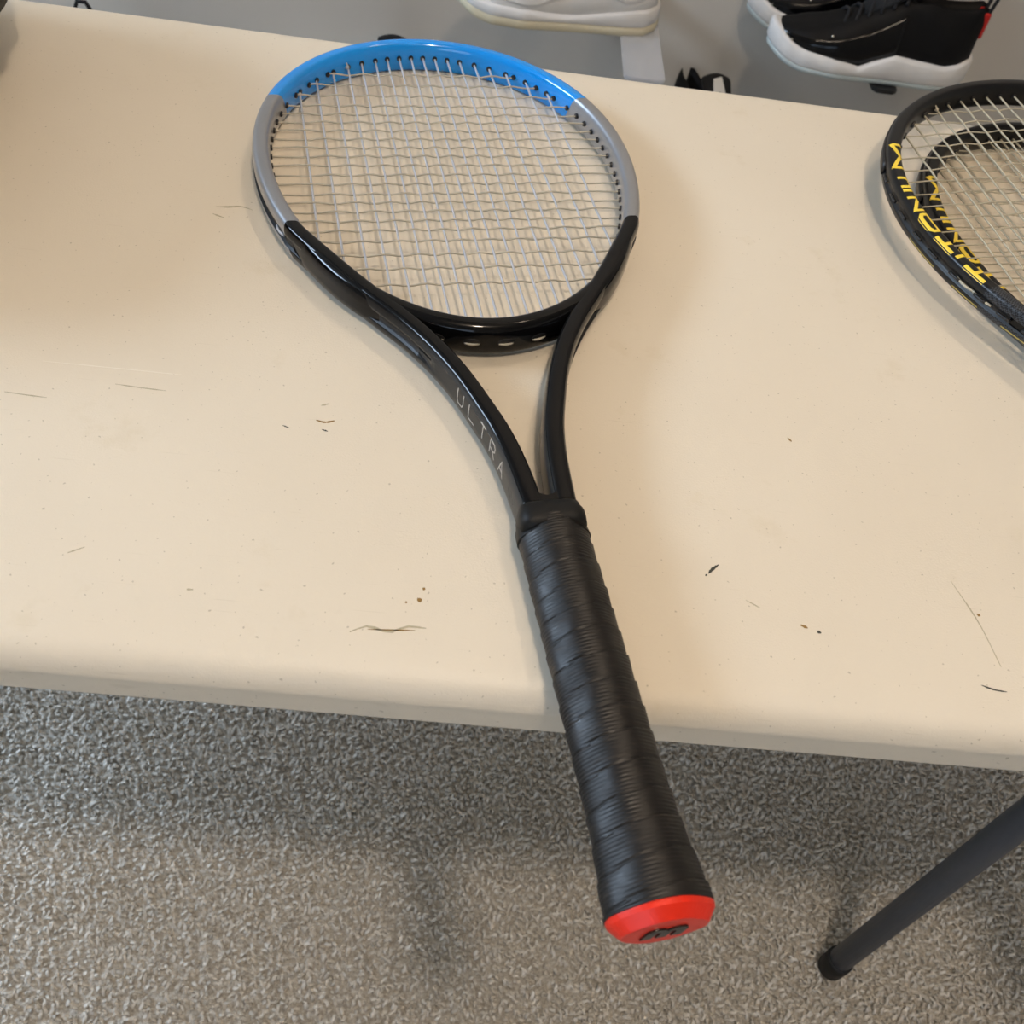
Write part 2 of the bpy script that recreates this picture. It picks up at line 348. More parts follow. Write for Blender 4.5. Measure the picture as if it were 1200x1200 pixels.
# ------------------------------------------------------------ rackets
SF = {  # stroke letters, unit cell 0..1 x 0..1
 'U': [[(0, 1), (0, .25), (.2, 0), (.8, 0), (1, .25), (1, 1)]], 'L': [[(0, 1), (0, 0), (1, 0)]], 'T': [[(0, 1), (1, 1)], [(.5, 1), (.5, 0)]],
 'R': [[(0, 0), (0, 1), (.75, 1), (1, .85), (1, .6), (.75, .45), (0, .45)], [(.5, .45), (1, 0)]], 'A': [[(0, 0), (.5, 1), (1, 0)], [(.2, .35), (.8, .35)]],
 'I': [[(.5, 1), (.5, 0)]], 'N': [[(0, 0), (0, 1), (1, 0), (1, 1)]], 'M': [[(0, 0), (0, 1), (.5, .1), (1, 1), (1, 0)]],
 'a': [[(0, 0), (0, .75), (.2, 1), (.8, 1), (1, .75), (1, 0)], [(0, .16), (1, .16)]], 'n': [[(0, 0), (0, 1), (.95, .05)], [(1, 0), (1, 1)]],
 '1': [[(.2, .8), (.5, 1), (.5, 0)]], '0': [[(.25, 0), (0, .3), (0, .7), (.25, 1), (.75, 1), (1, .7), (1, .3), (.75, 0), (.25, 0)]]}
def strokes_mesh(name, items, mapf, hw, lift, mat, parent):
    """items: (char, u0, u1, v0, v1, halfwidth) ; mapf(u,v)->(point, normal)"""
    V = []; F = []
    for ch, u0, u1, v0, v1, w_ in items:
        for st in SF[ch]:
            P = [(u0+(u1-u0)*a, v0+(v1-v0)*b) for a, b in st]; Q = []
            for i in range(len(P)-1):
                k = max(2, int(math.dist(P[i], P[i+1])/.0015)+1)
                for j in range(k): Q.append((P[i][0]+(P[i+1][0]-P[i][0])*j/k, P[i][1]+(P[i+1][1]-P[i][1])*j/k))
            Q.append(P[-1]); b = len(V); n = len(Q)
            for i, q in enumerate(Q):
                a = Q[max(i-1, 0)]; c = Q[min(i+1, n-1)]; dx, dy = c[0]-a[0], c[1]-a[1]; L = math.hypot(dx, dy) or 1; nx, ny = -dy/L*w_, dx/L*w_
                for sx, lf in ((1, 0), (1, lift), (.5, lift), (0, lift), (-.5, lift), (-1, lift), (-1, 0)):
                    p, nn = mapf(q[0]+nx*sx, q[1]+ny*sx); V.append(Vector(p)+Vector(nn)*(lf if lf else -.0003))
            F += grid_faces(n, 7, base=b); F.append(tuple(b+j for j in range(7))); F.append(tuple(b+7*(n-1)+j for j in range(7)))
    o = fixn(mesh(name, V, F, mat, parent, smooth=False)); o['kind'] = 'stuff' if False else ''
    del o['kind']; return o

def prof_pts(wd, h, p=3.0, groove=0.0, gh=.30):
    """closed section (n outward, z); outward side carries a groove"""
    P = []
    zs = [-.97, -.9, -.78, -.62, -.45, -gh-.02, -gh, gh, gh+.02, .45, .62, .78, .9, .97]
    for z in zs:
        n = (1-abs(z)**p)**(1/p)*wd/2
        if abs(z) <= gh+1e-6: n -= groove
        P.append((n, z*h/2))
    for n in (.35, 0, -.35): P.append((n*wd/2, (1-abs(n)**p)**(1/p)*h/2))
    for z in (.97, .9, .75, .5, .2, -.2, -.5, -.75, -.9, -.97): P.append((-(1-abs(z)**p)**(1/p)*wd/2, z*h/2))
    for n in (-.35, 0, .35): P.append((n*wd/2, -(1-abs(n)**p)**(1/p)*h/2))
    return P
class Egg:
    def __init__(s, a, b, e, cy): s.a, s.b, s.e, s.cy = a, b, e, cy
    def p(s, t): return np.array([s.b*math.sin(t)*(1+s.e*math.cos(t)), s.cy+s.a*math.cos(t)])
    def n(s, t):
        d = s.p(t+1e-4)-s.p(t-1e-4); d /= np.hypot(*d); return np.array([-d[1], d[0]])
    def off(s, t, o): return s.p(t)+s.n(t)*o
    def xs(s, y):  # inner half width at y
        c = min(1, max(-1, (y-s.cy)/s.a)); return s.b*math.sqrt(1-c*c)*(1+s.e*c)
    def ys(s, x):  # bottom, top at x
        ts = np.linspace(0, PI, 1500); X = s.b*np.sin(ts)*(1+s.e*np.cos(ts)); k = int(np.argmax(X))
        top = np.interp(abs(x), X[:k+1], ts[:k+1]); bot = np.interp(abs(x), X[k:][::-1], ts[k:][::-1])
        return s.cy+s.a*math.cos(bot), s.cy+s.a*math.cos(top), bot, top

def build_racket(root, egg, wd, h, fm_, string_mat, cross_mat, mains, crosses, sr, grip_w, grip_h, bridge_mat):
    # hairpin centre line: shaft arm, shoulder, hoop, shoulder, shaft arm
    yb = egg.cy-egg.a; sy = (yb-.2)/(.3457-.2); sx = egg.b/.1197
    arm = [(.0081, .1995), (.0088, .2065), (.0098, .220), (.0117, .238), (.0152, .2572), (.0207, .2769), (.0280, .2995), (.0383, .3234), (.0512, .3458), (.0668, .3682), (.0830, .3925)]
    arm = [(x*(1 if y < .23 else 1+(sx-1)*min(1, (y-.23)/.1)), .2+(y-.2)*sy) for x, y in arm]
    ts = np.radians(np.linspace(117, 0, 30)); ring = [tuple(egg.off(-t if False else t, wd/2)) for t in ts]
    if ring[0][0] < 0: ring = [(-x, y) for x, y in ring]
    half = arm+ring; full = [(-x, y) for x, y in half]+[(x, y) for x, y in half[::-1][1:]]
    P = catmull(full, 300); n = len(P)
    D = np.gradient(P, axis=0); D /= np.linalg.norm(D, axis=1)[:, None]; Nn = np.stack([-D[:, 1], D[:, 0]], 1)  # outward (left of travel)
    V = []; k = 0
    for i in range(n):
        y = P[i][1]; g = .0016*min(1, max(0, (y-.318*sy)/.02)); w_ = wd*(1+.10*min(1, max(0, (.30-y)/.08)))
        pr = prof_pts(w_, h, 3.6, g); k = len(pr)
        for a, z in pr: V.append((P[i][0]+Nn[i][0]*a, P[i][1]+Nn[i][1]*a, z))
    F = grid_faces(n, k); F += [tuple(range(k)), tuple((n-1)*k+j for j in range(k))[::-1]]
    fm = []
    for f in F:
        if len(f) == 4:
            j = f[0] % k; i = f[0]//k; fm.append(1 if (j in (5, 6, 7)) and P[i][1] > .33*sy else 0)
        else: fm.append(0)
    frame = fixn(mesh('frame', V, F, mats=[fm_, MT['plastic_black']], fm=fm, parent=root))
    # throat bridge closing the hoop
    V = []; B = []
    for t in np.radians(np.linspace(112, 248, 70)): B.append((t,)+tuple(egg.n(t)))
    k2 = len(prof_pts(1, 1, 2.7, 0))
    for t, nx, ny in B:
        e_ = min(1, max(0, (abs(t-PI) - math.radians(38))/math.radians(28))); ww = wd*(1.18-.40*e_); x, y = egg.off(t, ww/2-.0004+.0010*e_)
        for a, z in prof_pts(ww, h*(.99-.08*e_), 2.7, .0): V.append((x+nx*a, y+ny*a, z))
    F = grid_faces(len(B), k2); F += [tuple(range(k2)), tuple((len(B)-1)*k2+j for j in range(k2))[::-1]]
    bridge = fixn(mesh('throat_bridge', V, F, bridge_mat, root))
    for xx in np.arange(-.033, .034, .0110 if True else .01):      # outer grommet slots with the string loops that cross them
        pass
    for xx in (-.030, -.0130, .0040, .0215):
        yb0 = egg.ys(xx)[2]; t = yb0 if xx > 0 else -yb0
        q = egg.off(t, wd*1.18-.0004-.0003); nv = egg.n(t); tv = np.array([-nv[1], nv[0]])
        bm = bmesh.new(); bmesh.ops.create_uvsphere(bm, u_segments=16, v_segments=8, radius=1)
        for v in bm.verts:
            c = v.co.copy(); v.co = Vector((q[0]+tv[0]*c.x*.0052+nv[0]*c.y*.0007, q[1]+tv[1]*c.x*.0052+nv[1]*c.y*.0007, c.z*.0030))
        sl = bmobj('string_slot', bm, MT['plastic_black'], root, True)
        pts = [(q[0]+tv[0]*s+nv[0]*(.0010*(1-(s/.0042)**2)), q[1]+tv[1]*s+nv[1]*(.0010*(1-(s/.0042)**2)), -.0006) for s in np.linspace(-.0042, .0042, 7)]
        tube_obj('string_loop', pts, sr*.8, cross_mat, sl, 6)
    # joint piece between the arms at the throat base
    V = []; ys = [(.150, .0), (.185, .0), (.202, .0), (.2085, .0)]
    bm = bmesh.new(); bmesh.ops.create_cube(bm, size=1)
    for v in bm.verts: v.co = Vector((v.co.x*.0135, .198+(v.co.y+.5)*.0125, v.co.z*(h-.0012)))
    bmesh.ops.subdivide_edges(bm, edges=bm.edges[:], cuts=5, use_grid_fill=True)
    for v in bm.verts:
        if v.co.y > .201:
            yy = v.co.y; v.co.y -= (.0040 - .0040*min(1, abs(v.co.x)/.0068)**2)*min(1, (yy-.201)/.008)
    bmobj('throat_joint', bm, bridge_mat, root, False)
    # bumper guard at the tip
    V = []; tb = np.radians(np.linspace(-62, 62, 70))
    for t in tb:
        for a, z in ((wd-.0012, -.0040), (wd+.0009, -.0046), (wd+.0014, 0), (wd+.0009, .0046), (wd-.0012, .0040), (wd-.0016, 0)):
            q = egg.off(t, a); V.append((q[0], q[1], z))
    F = grid_faces(len(tb), 6); F += [tuple(range(6)), tuple((len(tb)-1)*6+j for j in range(6))[::-1]]
    fixn(mesh('bumper_guard', V, F, MT['plastic_black'], root))
    # grommet
    gv, gf = tube([(0, -.001, 0), (0, .0012, 0), (0, .0014, 0)], [.0021, .0019, .0013], 10)
    gme = bpy.data.meshes.new('grommet'); gme.from_pydata([tuple(v) for v in gv], [], gf); gme.materials.append(MT['plastic_black'])
    def grommet(x, y, t):
        nv = egg.n(t); o = bpy.data.objects.new('grommet', gme); C.objects.link(o); o.parent = root; o.location = (x, y, 0)
        o.rotation_euler = (0, 0, math.atan2(-nv[1], -nv[0])-PI/2)
    A = sr*.98
    for i, x in enumerate(mains):
        y0, y1, tb_, tt_ = egg.ys(x); sg = 1 if x >= 0 else -1; grommet(x, y0, sg*tb_); grommet(x, y1, sg*tt_)
        ks = [(y, (1 if (i+j) % 2 else -1)*A*.35) for j, y in enumerate(crosses) if y0+.002 < y < y1-.002]
        kn = [(y1+.004, 0)]+ks+[(y0-.004, 0)]; pts = []
        for (ya, za), (yb_, zb) in zip(kn[:-1], kn[1:]):
            for s in (0, .25, .5, .75): pts.append((x, ya+(yb_-ya)*s, za+(zb-za)*(.5-.5*math.cos(PI*s))))
        pts.append((x, kn[-1][0], 0)); tube_obj('main_string', pts, sr, string_mat, root, 6)
    for j, y in enumerate(crosses):
        X = egg.xs(y); t = math.acos(max(-1, min(1, (y-egg.cy)/egg.a))); grommet(X, y, t); grommet(-X, y, -t)
        ks = [(x, (-1 if (i+j) % 2 else 1)*A*.85) for i, x in enumerate(mains) if abs(x) < X-.002]
        kn = [(-X-.004, 0)]+ks+[(X+.004, 0)]; pts = []
        for (xa, za), (xb, zb) in zip(kn[:-1], kn[1:]):
            for s in (0, .25, .5, .75): pts.append((xa+(xb-xa)*s, y, za+(zb-za)*(.5-.5*math.cos(PI*s))))
        pts.append((kn[-1][0], y, 0)); tube_obj('cross_string', pts, sr*.72, cross_mat, root, 6)
    # string loops running in the outer groove, between pairs of crosses
    for j in range(len(crosses)-6, len(crosses)-1):
        for sg in (-1, 1):
            ta = math.acos((crosses[j]-egg.cy)/egg.a); tb2 = math.acos((crosses[j+1]-egg.cy)/egg.a)
            if tb2 > math.radians(116): continue
            pts = [tuple(egg.off(sg*t, wd-.0010+.0012*math.sin(PI*k/7)))+(.0003,) for k, t in enumerate(np.linspace(ta, tb2, 8))]
            tube_obj('string_loop', pts, sr*1.2, string_mat, root, 6)
    # knot at the tip
    kx = mains[3]; y1 = egg.ys(kx)[1]; kn = [(kx-.0008+.0009*math.cos(a)*(1+.2*math.sin(3*a)), y1-.0035+.0010*math.sin(a), .0012+.0007*math.sin(2*a)) for a in np.linspace(0, 4*PI, 22)]
    kn += [(kx-.0015, y1+.0005, .0035), (kx-.0022, y1+.001, .0065)]
    tube_obj('string_knot', kn, sr*.9, string_mat, root, 6)
    # handle
    def octr(ph, W, H):
        u, v = math.cos(ph), math.sin(ph); d = .7071*1.0
        s = (abs(u/W)**10+abs(v/H)**10+(abs(u/W*.76+v/H*.76))**10+(abs(u/W*.76-v/H*.76))**10)**(1/10); return 1/s
    def whalf(y):
        base = np.interp(y, [0, .006, .014, .024, .040, .060, .12, .186, .1945], [1.18, 1.20, 1.17, 1.10, 1.03, 1.0, .985, .965, .90]); return base
    rows = np.linspace(.0045, .1935, 420); K = 72; pitch = .0128; V = []
    for y in rows:
        f = whalf(y)
        for j in range(K):
            ph = 2*PI*j/K; u = (y/pitch+ph/(2*PI)+.04*math.sin(y*140)+.02*math.sin(5*ph)) % 1.0
            st = u*.0007-(.0006*math.exp(-((u-.02)/.03)**2))
            r = octr(ph, grip_w*f, grip_h*(f*.75+.25))+st+.00018*math.sin(37*y*100+ph*3)*math.sin(ph*2+y*90)
            V.append((r*math.cos(ph), y, r*math.sin(ph)))
    F = grid_faces(len(rows), K); F += [tuple(range(K)), tuple((len(rows)-1)*K+j for j in range(K))[::-1]]
    grip = fixn(mesh('grip', V, F, MT['grip'], root)); grip['label'] = 'black spiral-wrapped overgrip'
    def sleeve(name, spec, mat):
        V = []
        for y, Wx, Hz in spec:
            for j in range(48):
                ph = 2*PI*j/48; r = octr(ph, Wx, Hz); V.append((r*math.cos(ph), y, r*math.sin(ph)))
        F = grid_faces(len(spec), 48); F += [tuple(range(48)), tuple((len(spec)-1)*48+j for j in range(48))[::-1]]
        return fixn(mesh(name, V, F, mat, root))
    gw, gh = grip_w, grip_h
    sleeve('collar', [(.1855, gw*.975+.0012, gh*.955), (.1865, gw*.98+.0010, gh*.96), (.1945, gw*.93+.0006, gh*.93), (.1955, gw*.90, gh*.90), (.1965, gw*.87, gh*.87)], MT['rubber'])
    V = []
    for y, Wx, Hz in [(.1880, grip_w*.90, grip_h*.90), (.1925, max(.0158, grip_w*.925), grip_h*.93), (.1960, max(.0162, grip_w*.925), grip_h*.925), (.1990, .0160, (grip_h*.9+h/2+.0006)/2), (.2022, .0156, h/2+.0005), (.2027, .0151, h/2-.0002)]:
        for j in range(48):
            ph = 2*PI*j/48; u, v = math.cos(ph), math.sin(ph); r = 1/((abs(u)/Wx)**5+(abs(v)/Hz)**5)**.2; V.append((r*u, y, r*v))
    F = grid_faces(6, 48); F += [tuple(range(48)), tuple(5*48+j for j in range(48))[::-1]]
    fixn(mesh('collar', V, F, MT['rubber'], root))
    return frame, P, Nn, sleeve, octr

EG1 = Egg(.16361, .11968, .09845, .685-.012-.16361)
rk = empty('tennis_racket', (.0994537, -.1066918, .0135+.4*math.tan(.0076)), (-.0076, 0, .228739)); rk.rotation_mode = 'XYZ'
rk.matrix_world = Matrix.Translation(rk.location) @ Matrix.Rotation(.228739, 4, 'Z') @ Matrix.Rotation(-.0076, 4, 'X')
tagp(rk, 'tennis racket with blue tip, silver sides and black throat, handle overhanging the table edge', 'tennis racket')
mains1 = [s*x for x in (.0945, .0810, .0676, .0556, .0446, .0335, .0238, .0142, .0047) for s in (1,)]
mains1 = sorted([-x-.0005 for x in mains1]+[x-.0005 for x in mains1])
cross1 = [.6448, .6288, .6132, .5988, .5868, .5757, .5645, .5533, .5421, .5313, .5197, .5080, .4970, .4855, .4755, .4655, .4550, .4447, .4328, .4185, .4046, .3886]
fr1, P1, N1, sleeve1, octr = build_racket(rk, EG1, .0118, .0225, MT['ultra'], MT['string_silver'], MT['string_cross'], mains1, cross1, .00086, .0183, .0148, MT['gloss_black'])
fr1['label'] = 'hoop and shaft lacquered blue, silver and black'
# red butt cap: bevelled octagonal plug with black emblem
spec = [(.0062, .0183*1.19, (.0148)*1.13), (.0040, .0183*1.215, (.0148)*1.16), (.0022, .0183*1.20, (.0148)*1.15), (-.0022, .0183*1.00, (.0148)*.90), (-.0026, .0183*.97, (.0148)*.87)]
cap = sleeve1('butt_cap', spec, MT['red']); cap['label'] = 'bright red butt cap'
for p_ in cap.data.polygons: p_.use_smooth = False
# emblem: slanted two-humped letterform (an inverted double-u in this view)
def emblem():
    pts = []; bm = bmesh.new()
    W_, H_ = .0165, .0086
    def poly(pp):
        f = [bm.verts.new((x, -.0026, z)) for x, z in pp]; g = [bm.verts.new((x, -.0034, z)) for x, z in pp]
        bm.faces.new(f[::-1]); bm.faces.new(g)
        for i in range(len(pp)): j = (i+1) % len(pp); bm.faces.new((f[i], f[j], g[j], g[i]))
    sh = lambda x, z: (x+.25*z, z)
    def hump(x0, x1, tl):
        out = []
        for k in range(9):
            a = PI-PI*k/8; out.append(((x0+x1)/2+(x1-x0)/2*math.cos(a), .0012+.0032*math.sin(a)))
        return out
    def bar(x0, x1): poly([sh(*q) for q in ((x0, -.0043), (x1, -.0043), (x1, .0024), (x0, .0024))])
    bar(-.0083, -.0041); bar(-.0022, .0020); bar(.0040, .0082)
    top = [(-.0083, .0016), (-.0083, .0024)]+[(-.0044+.0039*math.cos(a), .0022+.0026*math.sin(a)) for a in np.linspace(PI, .25, 9)]+[(-.0002+.0041+.0041*math.cos(a), .0022+.0026*math.sin(a)) for a in np.linspace(PI-.25, 0, 9)]+[(.0082, .0016)]
    poly([sh(*q) for q in top]); return bmobj('emblem', bm, MT['logo'], cap)
emblem()
# lettering on the outer flank of the left shaft arm
L1 = np.concatenate([[0], np.cumsum(np.linalg.norm(np.diff(P1, axis=0), axis=1))])
def flank(side_sign=1):
    # u = arc length measured from the grip end of the left arm ; v = height
    def f(u, v):
        s = u; x = np.interp(s, L1, P1[:, 0]); y = np.interp(s, L1, P1[:, 1]); nx = np.interp(s, L1, N1[:, 0]); ny = np.interp(s, L1, N1[:, 1])
        wd = .0118*(1+.10*min(1, max(0, (.30-y)/.08))); a = wd/2*(1-abs(v/.01125)**3.6)**(1/3.6)
        return (x+nx*a, y+ny*a, v), (nx, ny, 0)
    return f
def arc_at_y(y):  # left arm is the start of the path
    k = int(np.argmax(P1[:, 1] > y)); return float(L1[k])
u_hi, u_lo = arc_at_y(.2925), arc_at_y(.2235)
fl = flank(); items = []; n_ = 5; slot = (u_hi-u_lo)/n_
for i, ch in enumerate('ULTRA'):
    a = u_hi-slot*(i+.10); items.append((ch, a, a-slot*.50, -.0034, .0060, .00042))
strokes_mesh('lettering', items, fl, .0005, .00012, MT['silver_print'], fr1)
u2 = u_lo-.0035; items = [(ch, u2-i*.0046, u2-i*.0046-.0028, -.0018, .0030, .00022) for i, ch in enumerate('100')]
strokes_mesh('faint_lettering', items, fl, .0002, .00010, MT['faint_print'], fr1)

# ---- two black and yellow rackets, one lying on the other
def black_racket(root, label):
    eg = Egg(.1767, .1295, .129, .502)
    ms = [.0, ]; ms = [(i-7.5)*.0118*(1+.10*abs(i-7.5)/7.5) for i in range(16)]
    cs = [.6585-.0002*0-.0148*j-(.0016*max(0, j-15)) for j in range(19)]
    fr, P, Nn, sl, oc = build_racket(root, eg, .0112, .0195, MT['carbon'], MT['string_tan'], MT['string_tan'], ms, cs, .00072, .0142, .0128, MT['gloss_black'])
    sl('butt_cap', [(.0062, .0166, .0146), (.0030, .0168, .0148), (-.0022, .014, .0125)], MT['plastic_black'])
    tagp(root, label, 'tennis racket')
    L = np.concatenate([[0], np.cumsum(np.linalg.norm(np.diff(P, axis=0), axis=1))]); kt = int(np.argmax(P[:, 1]))
    def top(u, v):   # u = arc from the grip end of the left arm towards the tip ; v = outward offset
        x = np.interp(u, L, P[:, 0]); y = np.interp(u, L, P[:, 1]); nx = np.interp(u, L, Nn[:, 0]); ny = np.interp(u, L, Nn[:, 1])
        z = .0195/2*(1-min(.97, abs(v/.0056))**3.6)**(1/3.6); z2 = .0195/2*(1-min(.97, abs((v+.0002)/.0056))**3.6)**(1/3.6)
        sl_ = (z-z2)/.0002; nn = Vector((-nx*sl_, -ny*sl_, 1)).normalized(); return (x+nx*v, y+ny*v, z), nn
    def side(u, z):
        x = np.interp(u, L, P[:, 0]); y = np.interp(u, L, P[:, 1]); nx = np.interp(u, L, Nn[:, 0]); ny = np.interp(u, L, Nn[:, 1])
        a = .0056*(1-abs(z/.00975)**3.6)**(1/3.6); return (x+nx*a, y+ny*a, z), (nx, ny, 0)
    # arc position of an egg angle on the left side
    def arc(deg):
        q = eg.off(-math.radians(360-deg), .0056); return float(L[int(np.argmin(((P-q)**2).sum(1)))])
    tbl = [('T', 252.5, 258.6), ('I', 259.4, 261.8), ('T', 262.6, 268.4), ('a', 269.2, 275.4), ('n', 276.6, 282.4), ('I', 283.2, 285.6), ('U', 286.2, 290.4), ('M', 293.4, 304.5)]
    items = [(ch, arc(a)+.0006, arc(b)-.0006, -.0044, .0031, .0014 if ch != 'n' else .0012) for ch, a, b in tbl]
    strokes_mesh('lettering', items, top, .001, .00022, MT['yellow_print'], fr)
    items = []
    for a, b in ((225.5, 228), (229, 232.5), (234.5, 245), (251, 258), (264, 274)):
        items.append(('I', arc(a), arc(b), 0, 0, 0))
    for _, u0, u1, *_r in items:
        V = []; n = 10
        for k in range(n+1):
            u = u0+(u1-u0)*k/n
            for z, lf in ((-.0072, -.0002), (-.0072, .0001), (-.0062, .0001), (-.0062, -.0002)):
                p, nn = side(u, z); V.append(Vector(p)+Vector(nn)*lf)
        F = grid_faces(n+1, 4); F += [(0, 1, 2, 3), tuple(4*n+j for j in range(4))]
        fixn(mesh('pinstripe', V, F, MT['pale_yellow'], fr, smooth=False))
    # raised grommet strip segments along the outer flank
    for d0 in range(222, 300, 7):
        pts = [tuple(Vector(side(arc(d0)+s, .0002)[0])+Vector(side(arc(d0)+s, .0002)[1])*.0002) for s in np.linspace(0, .010, 5)]
        tube_obj('grommet_strip', pts, .0011, MT['plastic_black'], root, 6)
def place(root, cx, cy, cz, yw, tx, ty, ly):
    # head centre (local y = ly) at world (cx,cy,cz); ty: rise along local y, tx: rise along local x
    ex = Vector((math.cos(yw), math.sin(yw), tx)).normalized(); ey = Vector((-math.sin(yw), math.cos(yw), ty)); ey = (ey-ex*ey.dot(ex)).normalized(); ez = ex.cross(ey)
    m_ = Matrix((ex, ey, ez)).transposed().to_4x4(); m_.translation = Vector((cx, cy, cz))-ey*ly; root.matrix_world = m_
ra = empty('tennis_racket'); place(ra, .4450, .3814, .0380, .200, .0759, .0067, .502)
black_racket(ra, 'upper of two stacked black rackets with yellow lettering, at the right edge')
rb = empty('tennis_racket'); place(rb, .4790, .3740, .0122, .197, 0, -.0060, .502)
black_racket(rb, 'lower of two stacked black rackets, seen through the strings of the upper one')

# ------------------------------------------------------------ sneakers
def sneaker(root, style, L=.30, loop=True, tongue=None, tab=True):
    """toe towards -x, length along x, sole at z=0"""
    white = style == 'white'
    def hw(u, side):   # half width along length 0 toe .. 1 heel ; side +1 outer(-y), -1 inner
        pts = [(0, .004), (.03, .020), (.08, .034), (.18, .046), (.32, .052 if side > 0 else .050), (.50, .045 if side > 0 else .038), (.65, .041 if side > 0 else .036), (.82, .038), (.93, .031), (.985, .018), (1, .004)]
        return float(np.interp(u, [a for a, b in pts], [b for a, b in pts]))
    def outline(off, n=96):
        P = []
        us = .5-.5*np.cos(np.linspace(0, PI, n//2, endpoint=False))
        for u in us: P.append((-L/2+u*L, -hw(u, 1)))
        for u in us[::-1]+0: P.append((-L/2+u*L, hw(u, -1)))
        P = np.array(P+[P[0]]); P = catmull(P, n+1)[:-1]; D = np.roll(P, -1, 0)-np.roll(P, 1, 0); D /= np.linalg.norm(D, axis=1)[:, None]
        return P+np.stack([D[:, 1], -D[:, 0]], 1)*off
    n = 160 if white else 96
    def topz(x):
        u = x/L+.5
        if white: return .026+.010*max(0, u-.55)/.45+.003*math.sin(u*9)
        base = float(np.interp(u, [0, .10, .30, .44, .50, .60, .72, .86, 1], [.040, .034, .029, .022, .031, .044, .040, .037, .045])); return base
    def spring(x): u = x/L+.5; return .014*max(0, (.16-u)/.16)**1.6+.004*max(0, (u-.93)/.07)
    # sole in two layers
    def ringmesh(name, levels, mat, rib=0):
        V = []
        for off, zf in levels:
            O = outline(off, n)
            for i, (x, y) in enumerate(O):
                z = zf(x); r = rib*(1 if i % 2 else -1); c = np.array([x*(1-r), y*(1+r*2)]); V.append((c[0], c[1], z))
        F = grid_faces(len(levels), n); F += [tuple(range(n)), tuple((len(levels)-1)*n+j for j in range(n))[::-1]]
        return fixn(mesh(name, V, F, mat, root))
    if white:
        ringmesh('outsole', [(-.006, lambda x: spring(x)), (.002, lambda x: spring(x)+.0005), (.004, lambda x: spring(x)+.003), (.004, lambda x: spring(x)+.011), (.002, lambda x: spring(x)+.014)], MT['cream_sole'], .007)
        ringmesh('midsole', [(.001, lambda x: spring(x)+.012), (.004, lambda x: spring(x)+.015), (.0035, lambda x: topz(x)+spring(x)-.004), (.001, lambda x: topz(x)+spring(x))], MT['white_sole'], .001)
    else:
        ringmesh('outsole', [(-.004, lambda x: spring(x)), (.003, lambda x: spring(x)+.001), (.004, lambda x: spring(x)+.006), (.003, lambda x: spring(x)+.008)], MT['icy'])
        ringmesh('midsole', [(.002, lambda x: spring(x)+.007), (.006, lambda x: spring(x)+.012), (.006, lambda x: topz(x)+spring(x)-.006), (.0035, lambda x: topz(x)+spring(x)-.001), (-.002, lambda x: topz(x)+spring(x)+.0005)], MT['white_sole'])
    # upper: lofted shell with a collar opening
    st = np.linspace(.015, .985, 44); K = 25; V = []
    def ht(u): return float(np.interp(u, [0, .05, .14, .25, .36, .48, .60, .70, .80, .90, .96, 1], [.030, .045, .058, .066, .080, .100, .118, .124, .118, .122, .126, .118]))
    for u in st:
        x = -L/2+u*L; H = ht(u)+spring(x); zb = topz(x)*.75+spring(x); wo, wi = hw(u, 1)*.985, hw(u, -1)*.985
        lean = 1-.28*min(1, max(0, (u-.2)/.4)); op = u > .62
        for j in range(K):
            a = PI*j/(K-1); cx = -math.cos(a); sz = math.sin(a)**.62
            wv = wo if cx < 0 else wi; f = 1-(1-lean)*sz
            y = wv*cx*f if abs(cx) > 1e-6 else 0; y = math.copysign(abs(cx)**.75*wv*f, cx) if cx else 0
            z = zb+(H-zb)*sz
            if op and sz > .93: z = zb+(H-zb)*.93-.06*min(1, (u-.62)/.06)*(sz-.93)/.07*(1-abs(cx)**2)   # sunken opening
            # flowing creases
            cr = (.0016 if white else .0022)*math.sin(u*26+z*70)*sz*(1-sz)*3.2; nrm = -1 if cx < 0 else 1
            V.append((x, y+nrm*cr, z))
    F = grid_faces(len(st), K, close_m=False); nV = len(V)
    F.append(tuple(range(K))); F.append(tuple((len(st)-1)*K+j for j in range(K))[::-1]); 
    F.append(tuple([i*K for i in range(len(st))]+[i*K+K-1 for i in range(len(st)-1, -1, -1)]))
    fixn(mesh('upper', V, F, MT['white_leather'] if white else MT['black_leather'], root))
    # overlay band along the flanks (wave on the white one, glossy mudguard on the black one)
    def surf(u, s, side, out=.0012):
        x = -L/2+u*L; H = ht(u)+spring(x); zb = topz(x)*.75+spring(x); wv = hw(u, side)*.985; lean = 1-.28*min(1, max(0, (u-.2)/.4))
        a = s*PI/2; sz = math.sin(a)**.62; cx = math.cos(a); y = (cx**.75*wv*(1-(1-lean)*sz)+out)*(-1 if side > 0 else 1)
        return (x, y, zb+(H-zb)*sz+out*.4)
    for side in (1, -1):
        V = []; us = np.linspace(.03, .60 if not white else .97, 40)
        for u in us:
            if white: lo, hi = .10+.05*math.sin(u*13), .30+.10*math.sin(u*13+.4)
            else: lo, hi = .02, .42-.10*math.sin(u*5)+.08*(u > .5)*(u-.5)*10*.3
            ss = np.linspace(lo, hi, 7)
            V += [surf(u, s, side, .0016) for s in ss]+[surf(u, s, side, -.0006) for s in ss[::-1]]
        F = grid_faces(len(us), 14); F += [tuple(range(14)), tuple((len(us)-1)*14+j for j in range(14))[::-1]]
        fixn(mesh('overlay' if white else 'mudguard', V, F, MT['white_leather'] if white else MT['black_patent'], root))
    # tongue, laces, eyelets, heel tab
    V = []; T = [(.40, .092, .018), (.50, .110, .020), (.58, .134, .023), (.64, .152, .025), (.66, .156, .022)]
